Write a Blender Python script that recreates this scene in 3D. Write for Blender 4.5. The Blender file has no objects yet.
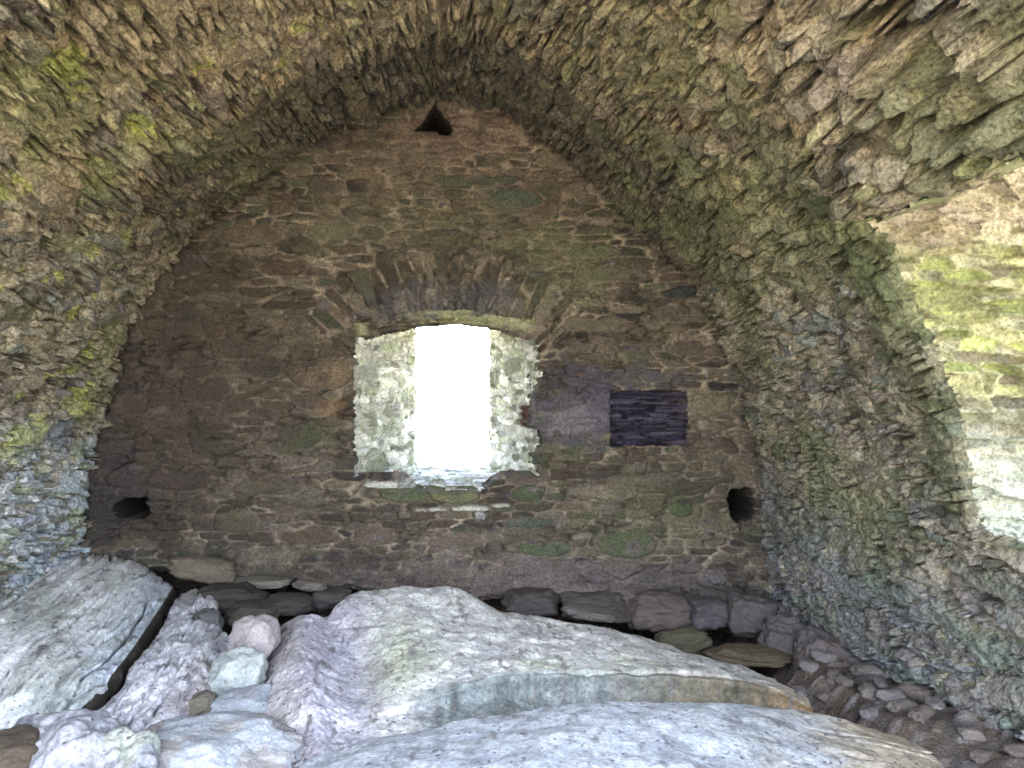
import bpy, math, random
import numpy as np
from mathutils import Vector

# ------------------------------------------------------------------ basics
sc = bpy.context.scene
COL = sc.collection
F = 773.0
EYE = 1.6
YAW = math.atan((512 - 455) / F)          # camera turned slightly to the right of the room's axis
HZ = 385.0
D = 6.0                                    # distance to the end wall
cY, sY = math.cos(YAW), math.sin(YAW)


def W(px, py, y):
    """point of the room (depth y along the room axis) seen at px, py"""
    a = (px - 512) / F
    b = (HZ - py) / F
    dx = a * cY + sY
    dy = cY - a * sY
    t = y / dy
    return np.array([dx * t, y, EYE + b * t])


def smooth(a, b, x):
    t = np.clip((x - a) / (b - a), 0, 1)
    return t * t * (3 - 2 * t)


# ------------------------------------------------------------------ noise
def h_(ix, iy, iz, seed):
    n = (ix.astype(np.int64) * 73856093) ^ (iy.astype(np.int64) * 19349663) ^ (iz.astype(np.int64) * 83492791) ^ (seed * 2654435 + 1013)
    n = n & 0xffffffff
    n = ((n ^ (n >> 16)) * 0x45d9f3b) & 0xffffffff
    n = ((n ^ (n >> 16)) * 0x45d9f3b) & 0xffffffff
    n = (n ^ (n >> 16)) & 0xffffff
    return n / float(0xffffff)


def vnoise(x, y, z, seed=0):
    x, y, z = np.broadcast_arrays(np.asarray(x, float), np.asarray(y, float), np.asarray(z, float))
    ix, iy, iz = np.floor(x), np.floor(y), np.floor(z)
    fx, fy, fz = x - ix, y - iy, z - iz
    fx = fx * fx * (3 - 2 * fx); fy = fy * fy * (3 - 2 * fy); fz = fz * fz * (3 - 2 * fz)
    r = 0
    for a in (0, 1):
        wx = fx if a else 1 - fx
        for b in (0, 1):
            wy = fy if b else 1 - fy
            for c in (0, 1):
                wz = fz if c else 1 - fz
                r = r + wx * wy * wz * h_(ix + a, iy + b, iz + c, seed)
    return r * 2 - 1


def fbm(x, y, z, o=4, seed=0, gain=.5):
    s = 0; a = 1.; t = 0
    for k in range(o):
        s = s + a * vnoise(np.asarray(x) * 2 ** k + 3.1 * k, np.asarray(y) * 2 ** k + 7.7 * k, np.asarray(z) * 2 ** k, seed + k * 17)
        t += a; a *= gain
    return s / t * 1.5


def ridged(x, y, z, o=4, seed=0):
    s = 0; a = 1.; t = 0
    for k in range(o):
        s = s + a * (1 - np.abs(vnoise(np.asarray(x) * 2 ** k, np.asarray(y) * 2 ** k + 5.3 * k, np.asarray(z) * 2 ** k, seed + 31 * k)) * 2)
        t += a; a *= .5
    return s / t


# ------------------------------------------------------------------ rubble masonry
def rubble(u, v, cw, ch, seed, p=3.0, jit=.75, wob=.35, thin=0.0):
    u = u + cw * wob * .5 * fbm(u / cw * .9, v / ch * .5, 1.7, 2, seed + 5)
    v = v + ch * wob * fbm(u / cw * .8, v / ch * .35, 9.2, 3, seed + 9)
    j0 = np.floor(v / ch)
    F1 = np.full(u.shape, 9.); F2 = np.full(u.shape, 9.)
    I = np.zeros(u.shape); J = np.zeros(u.shape); DU = np.zeros(u.shape); DV = np.zeros(u.shape)
    z0 = np.zeros(u.shape)
    for dj in (-1, 0, 1):
        j = j0 + dj
        rj = h_(j, z0, z0, seed + 1)
        cwj = cw * (.65 + .8 * rj)
        off = h_(j, z0, z0, seed + 2) * 7
        i0 = np.floor(u / cwj + off)
        for di in (-1, 0, 1):
            i = i0 + di
            a = h_(i, j, z0, seed + 3); b = h_(i, j, z0, seed + 4); c = h_(i, j, z0, seed + 6)
            fu = (i + .5 + jit * (a - .5) - off) * cwj
            fv = (j + .5 + .55 * (b - .5)) * ch
            du = (u - fu) / cwj; dv = (v - fv) / ch
            d = (np.abs(du) ** p + np.abs(dv) ** p) ** (1 / p) * (.72 + .56 * c)
            closer = d < F1
            F2 = np.where(closer, F1, np.minimum(F2, d))
            F1 = np.where(closer, d, F1)
            I = np.where(closer, i, I); J = np.where(closer, j, J)
            DU = np.where(closer, du, DU); DV = np.where(closer, dv, DV)
    return dict(edge=F2 - F1, i=I, j=J, du=DU, dv=DV, seed=seed)


def rr(R, k):
    return h_(R['i'], R['j'], np.full(R['i'].shape, 13.), R['seed'] + 100 + k)


def mixR(A, B, m):
    """B where m"""
    out = {}
    for k in ('edge', 'i', 'j', 'du', 'dv'):
        out[k] = np.where(m, B[k], A[k])
    out['seed'] = A['seed']
    return out


def masonry(u, v, cw, ch, seed, big=.25, bigs=2.2, **kw):
    A = rubble(u, v, cw, ch, seed, **kw)
    B = rubble(u, v, cw * bigs, ch * bigs, seed + 50, **kw)
    rb = h_(B['i'], B['j'], np.zeros(u.shape), seed + 77)
    isb = rb < big
    # edge of the big stones cuts the small ones
    e = np.where(isb, B['edge'] * 1.4, np.minimum(A['edge'], B['edge'] * bigs + .6 * 0 + np.where(B['edge'] < .08, 0, 9)))
    M = mixR(A, {**B, 'i': B['i'] + 5000}, isb)
    M['edge'] = np.where(isb, B['edge'] * 1.5, A['edge'])
    M['big'] = isb
    return M


def palette(r, cols):
    cols = np.array(cols)
    n = len(cols)
    k = np.clip((r * n).astype(int), 0, n - 1)
    return cols[k]


def lerp(a, b, t):
    t = np.asarray(t)[..., None]
    return a * (1 - t) + np.asarray(b) * t


# ------------------------------------------------------------------ materials
def stone_mat(name, bump=.5, scale=1.0, rough=.9, spec=.25, speck=None, var=.5):
    m = bpy.data.materials.new(name); m.use_nodes = True
    nt = m.node_tree; N = nt.nodes; L = nt.links
    bs = N['Principled BSDF']
    tc = N.new('ShaderNodeTexCoord')
    at = N.new('ShaderNodeAttribute'); at.attribute_name = 'tone'
    n1 = N.new('ShaderNodeTexNoise'); n1.inputs['Scale'].default_value = 9 * scale; n1.inputs['Detail'].default_value = 6; n1.inputs['Roughness'].default_value = .65
    n2 = N.new('ShaderNodeTexNoise'); n2.inputs['Scale'].default_value = 55 * scale; n2.inputs['Detail'].default_value = 5; n2.inputs['Roughness'].default_value = .7
    vo = N.new('ShaderNodeTexVoronoi'); vo.inputs['Scale'].default_value = 38 * scale
    for n in (n1, n2, vo): L.new(tc.outputs['Object'], n.inputs['Vector'])
    r1 = N.new('ShaderNodeMapRange'); r1.inputs['From Min'].default_value = .3; r1.inputs['From Max'].default_value = .7
    r1.inputs['To Min'].default_value = 1 - var; r1.inputs['To Max'].default_value = 1 + var
    L.new(n2.outputs['Fac'], r1.inputs['Value'])
    mu = N.new('ShaderNodeMix'); mu.data_type = 'RGBA'; mu.blend_type = 'MULTIPLY'; mu.inputs['Factor'].default_value = 1
    cmb = N.new('ShaderNodeCombineColor')
    for k in range(3): L.new(r1.outputs[0], cmb.inputs[k])
    L.new(at.outputs['Color'], mu.inputs[6]); L.new(cmb.outputs[0], mu.inputs[7])
    last = mu.outputs[2]
    # a warm / cool drift
    mx = N.new('ShaderNodeMix'); mx.data_type = 'RGBA'; mx.blend_type = 'OVERLAY'; mx.inputs['Factor'].default_value = .35
    cr = N.new('ShaderNodeValToRGB'); cr.color_ramp.elements[0].position = .35; cr.color_ramp.elements[1].position = .65
    cr.color_ramp.elements[0].color = (.43, .43, .46, 1); cr.color_ramp.elements[1].color = (.58, .55, .47, 1)
    L.new(n1.outputs['Fac'], cr.inputs['Fac']); L.new(last, mx.inputs[6]); L.new(cr.outputs['Color'], mx.inputs[7])
    last = mx.outputs[2]
    if speck:
        ms = N.new('ShaderNodeMix'); ms.data_type = 'RGBA'
        n3 = N.new('ShaderNodeTexNoise'); n3.inputs['Scale'].default_value = speck[1]; n3.inputs['Detail'].default_value = 4
        L.new(tc.outputs['Object'], n3.inputs['Vector'])
        s = N.new('ShaderNodeMapRange'); s.inputs['From Min'].default_value = speck[2]; s.inputs['From Max'].default_value = speck[2] + .08
        L.new(n3.outputs['Fac'], s.inputs['Value']); L.new(s.outputs[0], ms.inputs['Factor'])
        L.new(last, ms.inputs[6]); ms.inputs[7].default_value = (*speck[0], 1)
        last = ms.outputs[2]
    L.new(last, bs.inputs['Base Color'])
    bs.inputs['Roughness'].default_value = rough
    bs.inputs['Specular IOR Level'].default_value = spec
    b1 = N.new('ShaderNodeBump'); b1.inputs['Strength'].default_value = bump; b1.inputs['Distance'].default_value = .02
    b2 = N.new('ShaderNodeBump'); b2.inputs['Strength'].default_value = bump * .6; b2.inputs['Distance'].default_value = .01
    L.new(n2.outputs['Fac'], b1.inputs['Height']); L.new(vo.outputs['Distance'], b2.inputs['Height'])
    L.new(b2.outputs['Normal'], b1.inputs['Normal']); L.new(b1.outputs['Normal'], bs.inputs['Normal'])
    return m


M_WALL = stone_mat('rubble_masonry', .8, var=.6)
M_VAULT = stone_mat('vault_masonry', 1.0, var=.8)
M_ROCK = stone_mat('weathered_bedrock', .3, 1.0, .8, .3, speck=((.09, .09, .10), 34, .62), var=.45)
M_LOOSE = stone_mat('loose_stone', .55, 1.3, .85, .25, speck=((.07, .065, .07), 60, .68), var=.3)
M_SOIL = stone_mat('damp_earth', .8, 1.4, .95, .1)


# ------------------------------------------------------------------ mesh from arrays
def grid_mesh(name, P, tone, mat, keep=None, flip=False, kind='structure', smooth_sh=True):
    nb, na = P.shape[:2]
    idx = np.arange(nb * na).reshape(nb, na)
    a = idx[:-1, :-1]; b = idx[:-1, 1:]; c = idx[1:, 1:]; d = idx[1:, :-1]
    q = np.stack([a, b, c, d], -1) if not flip else np.stack([a, d, c, b], -1)
    q = q.reshape(-1, 4)
    if keep is not None:
        q = q[keep.reshape(-1)]
    used = np.zeros(nb * na, bool); used[q.ravel()] = True
    rem = np.cumsum(used) - 1
    V = P.reshape(-1, 3)[used]; T = tone.reshape(-1, 3)[used]
    q = rem[q]
    return raw_mesh(name, V, q, T, mat, kind, smooth_sh)


def raw_mesh(name, V, q, T, mat, kind=None, smooth_sh=True, parent=None):
    me = bpy.data.meshes.new(name)
    n = q.shape[1]
    me.vertices.add(len(V)); me.vertices.foreach_set('co', V.astype(np.float32).ravel())
    me.loops.add(q.size); me.loops.foreach_set('vertex_index', q.astype(np.int32).ravel())
    me.polygons.add(len(q)); me.polygons.foreach_set('loop_start', np.arange(0, q.size, n, dtype=np.int32))
    try:
        me.polygons.foreach_set('loop_total', np.full(len(q), n, dtype=np.int32))
    except Exception:
        pass
    me.update(calc_edges=True)
    if smooth_sh:
        me.polygons.foreach_set('use_smooth', np.ones(len(q), bool))
    at = me.attributes.new('tone', 'FLOAT_COLOR', 'POINT')
    c4 = np.ones((len(V), 4), np.float32); c4[:, :3] = np.clip(T, 0.002, 1)
    at.data.foreach_set('color', c4.ravel())
    me.materials.append(mat)
    o = bpy.data.objects.new(name, me); COL.objects.link(o)
    if kind: o['kind'] = kind
    if parent: o.parent = parent
    return o


def normals(P, sign=1):
    du = np.gradient(P, axis=1); dv = np.gradient(P, axis=0)
    n = np.cross(du, dv)
    n /= np.linalg.norm(n, axis=-1, keepdims=True) + 1e-12
    return n * sign


def tag(o, label, cat, group=None):
    o['label'] = label; o['category'] = cat
    if group: o['group'] = group
    return o


# ------------------------------------------------------------------ the room's section
prof_px = [(95, 470), (100, 425), (114, 375), (134, 328), (165, 282), (205, 240), (248, 200), (292, 163), (345, 133), (395, 112),
           (440, 98), (480, 104), (522, 126), (565, 158), (612, 202), (655, 246), (692, 292), (722, 345), (742, 400), (754, 460), (762, 520)]
pts = [W(x, y, D)[[0, 2]] for x, y in prof_px]
pts = [np.array([pts[0][0] - .02, -.9]), np.array([pts[0][0] - .02, .4])] + pts + [np.array([pts[-1][0] + .06, .1]), np.array([pts[-1][0] + .08, -.9])]
pts = np.array(pts)


def catmull(P, n):
    P = np.asarray(P, float)
    Q = np.vstack([2 * P[0] - P[1], P, 2 * P[-1] - P[-2]])
    seg = np.linalg.norm(np.diff(P, axis=0), axis=1) ** .5
    t = np.linspace(0, len(P) - 1 - 1e-6, n)
    k = t.astype(int); f = (t - k)[:, None]
    a, b, c, d = Q[k], Q[k + 1], Q[k + 2], Q[k + 3]
    return .5 * (2 * b + (c - a) * f + (2 * a - 5 * b + 4 * c - d) * f ** 2 + (3 * b - a - 3 * c + d) * f ** 3)


fine = catmull(pts, 4000)
S = np.concatenate([[0], np.cumsum(np.linalg.norm(np.diff(fine, axis=0), axis=1))])
LEN = S[-1]


def prof_at(s):
    return np.stack([np.interp(s, S, fine[:, 0]), np.interp(s, S, fine[:, 1])], -1)


iap = int(np.argmax(fine[:, 1])); S_AP = S[iap]
right = fine[iap:]


def prof_x_right(z):
    return np.interp(-z, -right[:, 1], right[:, 0])


# opening in the right-hand wall
OY0, OY1 = 1.35, 3.45
OZ0, OZ1 = .86, 2.38
VEND = .2                                  # unseen end of the vault, cut short to let more daylight in


def add_blobs(col, X, Z, blobs, y=D):
    for (px, py, rx, ry, c, s) in blobs:
        p = W(px, py, y)
        rx = rx / F * y; ry = ry / F * y
        d = ((X - p[0]) / rx) ** 2 + ((Z - p[2]) / ry) ** 2
        d = d * (1 + 1.1 * fbm(X * 5, Z * 9, px * .1, 5, int(px)))
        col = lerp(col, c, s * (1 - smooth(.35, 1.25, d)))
    return col


# ------------------------------------------------------------------ end wall
def build_wall_back():
    st = .0085
    xs = np.arange(-3.25, 2.85, st); zs = np.arange(-.8, 4.1, st)
    X, Z = np.meshgrid(xs, zs)
    R = masonry(X, Z, .21, .062, 11, big=.22, bigs=1.9, p=3.2)
    # relieving arch of thin upright stones over the embrasure
    c = W(448, 440, D); ax, az = c[0], c[2]
    rad = np.hypot(X - ax, Z - az); ang = np.arctan2(X - ax, Z - az)
    A = rubble(rad, ang * 1.0, .42, .075, 40, p=3.0)
    arch = (rad > .99 + .03 * fbm(X * 6, Z * 6, 0, 2, 4)) & (rad < 1.47 + .05 * fbm(X * 5, Z * 5, 1, 2, 5)) & (np.abs(ang) < .86)
    am = arch
    R2 = mixR(R, {**A, 'i': A['i'] + 9000}, am)
    R2['big'] = R['big'] & ~am
    # blocked recess of thin slates
    n0 = W(610, 446, D); n1 = W(687, 390, D)
    ni = np.minimum(np.minimum(X - n0[0], n1[0] - X), np.minimum(Z - n0[2], n1[2] - Z)) + .008 * fbm(X * 15, Z * 15, 3, 2, 6)
    T = rubble(X, Z, .34, .021, 61, p=4)
    nm = ni > 0
    R3 = mixR(R2, {**T, 'i': T['i'] + 20000}, nm)
    r1, r2, r3, r4, r5 = [rr(R3, k) for k in range(5)]
    e = R3['edge'] + .10 * fbm(X * 26, Z * 40, 3, 3, 71) * (R3['i'] < 15000)
    prot = fbm(X * 1.1, Z * 1.6, 4.4, 3, 70)          # how much the pointing covers the stones
    ew = .05 + .14 * smooth(-.3, .5, prot)
    body = smooth(ew * .35, ew + .16, e)
    h = body * (.008 + .034 * r1) + body * ((r2 - .5) * R3['dv'] * .022 + (r3 - .5) * R3['du'] * .018)
    h += .009 * fbm(X * 24, Z * 44, 0, 4, 8) + .03 * fbm(X * .8, Z * .9, 2, 3, 9)
    # open joints
    gap = smooth(.05, .3, fbm(X * 4, Z * 7, 5, 3, 19)) * (1 - smooth(.04, .11, e))
    h -= .05 * gap
    brown = [(.085, .065, .048), (.105, .08, .06), (.15, .12, .085), (.10, .085, .068), (.07, .057, .05), (.18, .15, .11), (.09, .08, .058),
             (.12, .112, .078), (.068, .06, .054), (.125, .10, .082), (.20, .17, .13), (.095, .098, .068)]
    stone = palette(r4, brown) * (.55 + .5 * r5)[..., None]
    mort = np.array([.28, .225, .17]) * (1 + .5 * fbm(X * 7, Z * 7, 1, 3, 12))[..., None]
    col = mort * (1 - body[..., None]) + stone * body[..., None]
    # smeared lime over many stones
    col = lerp(col, mort * .8, .38 * smooth(.05, .5, fbm(X * 2.6, Z * 5, 7, 4, 15)))
    col[gap > .5] *= .5
    # named stones: px, py, w, h, colour, proud
    special = [(360, 188, 25, 14, (.045, .035, .04), .012), (352, 214, 18, 9, (.06, .045, .045), .01), (474, 181, 88, 13, (.10, .10, .075), .02),
               (514, 200, 56, 19, (.085, .095, .075), .02), (678, 292, 42, 13, (.05, .052, .05), .03), (286, 305, 56, 9, (.06, .045, .035), .02),
               (214, 324, 22, 30, (.075, .05, .04), .01), (322, 376, 58, 26, (.17, .125, .082), .02), (283, 269, 46, 14, (.09, .06, .045), .01),
               (627, 543, 62, 30, (.095, .105, .06), .02), (545, 549, 50, 13, (.09, .105, .062), .02), (455, 300 + 240, 60, 16, (.15, .12, .09), .01),
               (240, 350, 60, 18, (.085, .06, .05), .01), (165, 398, 36, 26, (.075, .05, .042), .01), (300, 436, 40, 24, (.075, .085, .05), .01),
               (236, 523, 44, 18, (.11, .10, .065), .015), (312, 536, 58, 18, (.12, .085, .06), .01), (372, 536, 40, 18, (.14, .105, .08), .012),
               (412, 493, 66, 16, (.10, .11, .06), .03), (455, 493, 52, 20, (.15, .15, .08), .06), (528, 494, 34, 16, (.075, .085, .05), .02),
               (528, 522, 52, 10, (.085, .09, .075), .02), (680, 508, 24, 18, (.08, .10, .05), .03), (717, 578, 18, 11, (.26, .28, .27), .02),
               (710, 403, 44, 26, (.17, .145, .095), .02), (596, 325, 60, 14, (.14, .12, .085), .01), (612, 275, 80, 13, (.13, .115, .085), .012),
               (250, 236, 60, 16, (.12, .095, .07), .01), (205, 388, 50, 22, (.075, .055, .045), .01), (180, 480, 60, 20, (.08, .06, .05), .01),
               (268, 486, 70, 18, (.12, .10, .07), .01), (655, 225, 40, 12, (.06, .055, .05), .02), (590, 252, 56, 12, (.12, .12, .08), .015),
               (700, 350, 60, 14, (.11, .085, .07), .015), (640, 480, 60, 10, (.15, .125, .10), .012), (330, 232, 50, 15, (.15, .125, .09), .01),
               (432, 509, 34, 4, (.42, .40, .35), .05), (470, 508, 40, 5, (.5, .48, .42), .065), (500, 505, 20, 4, (.45, .42, .37), .06), (480, 515, 12, 8, (.45, .44, .42), .05), (395, 484, 60, 8, (.5, .5, .44), .05), (565, 590, 46, 8, (.2, .16, .15), .02), (437, 132, 62, 7, (.16, .12, .11), .045), (500, 132, 30, 5, (.3, .25, .2), .03), (466, 113, 16, 6, (.33, .27, .22), .03),  # pale pieces below the sill: caught daylight put into their colour
               (470, 124, 30, 9, (.25, .19, .16), .02)]
    for (px, py, w, hh, cc, pr) in special:
        p = W(px, py, D)
        w_ = w / F * D / 2; h2 = hh / F * D / 2
        i0 = max(0, int((p[0] - w_ * 1.5 - xs[0]) / st)); i1 = int((p[0] + w_ * 1.5 - xs[0]) / st) + 1
        j0 = max(0, int((p[2] - h2 * 1.8 - zs[0]) / st)); j1 = int((p[2] + h2 * 1.8 - zs[0]) / st) + 1
        sl = (slice(j0, j1), slice(i0, i1))
        x = X[sl]; z = Z[sl]
        wx = fbm(x * 9, z * 14, px, 3, 33) * .34
        d = (np.abs((x - p[0]) / w_) ** 3.2 + np.abs((z - p[2]) / h2 + wx) ** 2.6) ** (1 / 2.9) + wx * .5
        m = 1 - smooth(.86, 1.0, d); g = 1 - smooth(1.0, 1.22, d)
        base = np.median(h[sl])
        h[sl] = h[sl] * (1 - g) + (base - .012) * g
        h[sl] = h[sl] * (1 - m) + (base + pr + .004 * fbm(x * 30, z * 50, px, 3, 3)) * m
        col[sl] = lerp(col[sl], np.array([.22, .175, .135]), g * .6)
        cc = np.array(cc) * (1 + .2 * fbm(x * 12, z * 20, px, 3, 5))[..., None]
        col[sl] = col[sl] * (1 - m[..., None]) + cc * m[..., None]
    # recess
    h = np.where(nm, h * .5 - .035 * smooth(0, .012, ni) * (1.2 + r1), h)
    slate = palette(r4, [(.035, .03, .055), (.06, .05, .08), (.085, .075, .11), (.03, .025, .04), (.05, .045, .075)])
    slate = np.where((e < .12)[..., None], np.array([.012, .01, .018]), slate)
    px_u = (X - n0[0]) / (n1[0] - n0[0])
    slate = lerp(slate, slate + np.array([.06, .05, .03]), .6 * smooth(.55, 1, px_u) * (r5 > .5))
    col = np.where(nm[..., None], slate, col)
    # stains and growth, plus darker patches at the left and foot
    g_ = (.12, .14, .065)
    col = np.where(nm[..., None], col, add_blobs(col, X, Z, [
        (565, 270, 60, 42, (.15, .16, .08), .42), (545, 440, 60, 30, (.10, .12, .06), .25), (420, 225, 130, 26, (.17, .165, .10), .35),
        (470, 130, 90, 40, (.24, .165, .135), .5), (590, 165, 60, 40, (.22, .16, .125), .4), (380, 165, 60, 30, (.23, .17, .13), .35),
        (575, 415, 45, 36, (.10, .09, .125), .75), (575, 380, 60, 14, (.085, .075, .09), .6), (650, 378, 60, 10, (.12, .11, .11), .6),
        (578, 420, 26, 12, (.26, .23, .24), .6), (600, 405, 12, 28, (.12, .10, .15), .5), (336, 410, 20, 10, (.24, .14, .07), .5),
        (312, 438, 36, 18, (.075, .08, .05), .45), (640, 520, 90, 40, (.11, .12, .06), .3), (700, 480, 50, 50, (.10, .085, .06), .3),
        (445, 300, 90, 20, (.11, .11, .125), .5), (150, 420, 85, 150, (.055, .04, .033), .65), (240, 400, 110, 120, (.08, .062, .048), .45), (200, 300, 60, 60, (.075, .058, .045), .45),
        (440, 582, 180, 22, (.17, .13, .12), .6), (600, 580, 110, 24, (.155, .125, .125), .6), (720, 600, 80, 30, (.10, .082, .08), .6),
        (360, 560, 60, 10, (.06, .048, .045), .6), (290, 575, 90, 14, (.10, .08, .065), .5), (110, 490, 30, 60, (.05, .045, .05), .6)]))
    col = col * .86
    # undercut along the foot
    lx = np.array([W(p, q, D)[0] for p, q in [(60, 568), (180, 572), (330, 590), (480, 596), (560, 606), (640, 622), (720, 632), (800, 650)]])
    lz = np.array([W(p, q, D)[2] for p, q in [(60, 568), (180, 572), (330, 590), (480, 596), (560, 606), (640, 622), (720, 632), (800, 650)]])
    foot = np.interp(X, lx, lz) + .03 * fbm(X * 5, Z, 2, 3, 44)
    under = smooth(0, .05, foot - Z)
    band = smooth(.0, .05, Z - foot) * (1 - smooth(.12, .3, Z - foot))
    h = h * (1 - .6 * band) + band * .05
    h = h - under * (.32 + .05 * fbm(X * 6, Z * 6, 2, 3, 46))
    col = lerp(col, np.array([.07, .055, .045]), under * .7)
    # deep put-log holes
    def hole(px, py, w, hh, depth, tri=False):
        nonlocal h, col
        p = W(px, py, D); w_ = w / F * D / 2; h2 = hh / F * D / 2
        dx = (X - p[0]) / w_; dz = (Z - p[2]) / h2
        if tri:
            d = np.maximum(np.abs(dx + .1) * 2 - (1 - dz), -dz * 1.0) ; d = np.maximum((np.abs(dx + .12) + (dz + 1) * .5 - .02), -dz) + .12 * fbm(X * 14, Z * 14, 0, 2, 3)
        else:
            d = (np.abs(dx) ** 3 + np.abs(dz) ** 3) ** (1 / 3) + .15 * fbm(X * 12, Z * 12, px, 2, 3)
        m = 1 - smooth(.88, 1.02, d)
        h = h - m * depth
        col = lerp(col, np.array([.008, .007, .006]), (1 - smooth(.98, 1.15, d)) * .98)  # near-black inside and round the rim: the hole's shade painted in
    hole(131, 508, 30, 20, .9); hole(740, 505, 25, 32, .9); hole(437, 121, 38, 26, .8, True)
    hole(206, 590, 26, 8, .1); hole(390, 600, 34, 12, .1); hole(664, 183, 10, 8, .1)
    # window hole
    w0 = W(352, 479, D); w1 = W(538, 334, D)
    ct = W(448, 319, D)
    top = w1[2] + (ct[2] - w1[2]) * np.clip(1 - ((X - ct[0]) / .66) ** 2, 0, 1)
    sag = W(452, 492, D)
    bot = w0[2] - (w0[2] - sag[2]) * (1 - smooth(.22, .40, np.abs(X - sag[0])))
    nz = .014 * fbm(X * 11, Z * 14, 6, 3, 21) + .012 * np.round(fbm(X * 2, Z * 9, 6, 2, 22) * 2)
    d = np.minimum(np.minimum(X - w0[0], w1[0] - X + nz), np.minimum(Z - bot, top - Z)) + nz * .6
    h = h - .16 * smooth(.0, .03, d)
    nearw = (1 - smooth(.0, .07, -d)) * (d < 0.03)
    # lintel: broad mossy slab
    lin = (np.abs(X - ct[0]) < .80) & (Z > top - .02) & (Z < top + .075 + .02 * fbm(X * 6, Z * 2, 0, 2, 81))
    lm = np.where(lin, smooth(-.5, .3, fbm(X * 5, Z * 12, 3, 4, 83)), 0.) * (1 - smooth(.62, .80, np.abs(X - ct[0]) + .05 * fbm(X * 9, Z * 9, 0, 2, 84)))
    h = np.where(lin & (d < 0), .01 + .03 * fbm(X * 7, Z * 16, 3, 4, 82), h)
    col = lerp(col, np.array([.34, .34, .20]), lm * .8)
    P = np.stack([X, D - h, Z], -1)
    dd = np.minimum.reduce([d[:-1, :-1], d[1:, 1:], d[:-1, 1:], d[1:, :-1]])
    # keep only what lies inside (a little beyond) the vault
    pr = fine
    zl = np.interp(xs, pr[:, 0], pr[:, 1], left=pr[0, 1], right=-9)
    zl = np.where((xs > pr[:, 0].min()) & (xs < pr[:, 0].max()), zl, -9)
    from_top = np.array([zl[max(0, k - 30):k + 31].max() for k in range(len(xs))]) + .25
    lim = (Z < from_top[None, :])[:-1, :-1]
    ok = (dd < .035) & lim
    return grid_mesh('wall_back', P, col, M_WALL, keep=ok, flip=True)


# ------------------------------------------------------------------ generic masonry patch for reveals
def reveal(name, Pf, la, lb, cw, ch, seed, tone, amp=.02, st=.012, sign=1, swap=False, extra=None, kind='structure', parent=None, mat=None):
    na = max(8, int(la / st)); nb = max(8, int(lb / st))
    A, B = np.meshgrid(np.linspace(0, 1, na), np.linspace(0, 1, nb))
    P = Pf(A, B)
    n = normals(P, sign)
    u = A * la + seed; v = B * lb + seed * .37
    if swap: u, v = v, u
    R = masonry(u, v, cw, ch, seed, big=.25, bigs=1.8)
    r1, r2, r3, r4, r5 = [rr(R, k) for k in range(5)]
    body = smooth(.03, .2, R['edge'] + .12 * fbm(u * 24, v * 30, 1, 3, seed))
    h = body * amp * (.3 + r1) + body * ((r2 - .5) * R['dv'] + (r3 - .5) * R['du']) * amp * 1.2 + amp * .25 * fbm(u * 20, v * 20, 0, 3, seed)
    h = h - amp * 1.3 * (1 - smooth(.02, .08, R['edge'])) * (fbm(u * 5, v * 7, 2, 3, seed) > -.1)
    c = palette(r4, tone[0]) * (.65 + .7 * r5)[..., None] * (1 + .25 * fbm(u * 18, v * 26, 2, 4, seed))[..., None]
    mort = np.array(tone[1])
    col = c * body[..., None] + mort * (1 - body[..., None])
    if extra: h, col = extra(A, B, h, col)
    P = P + n * h[..., None]
    return grid_mesh(name, P, col, mat or M_WALL, flip=(sign < 0), kind=kind)


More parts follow.
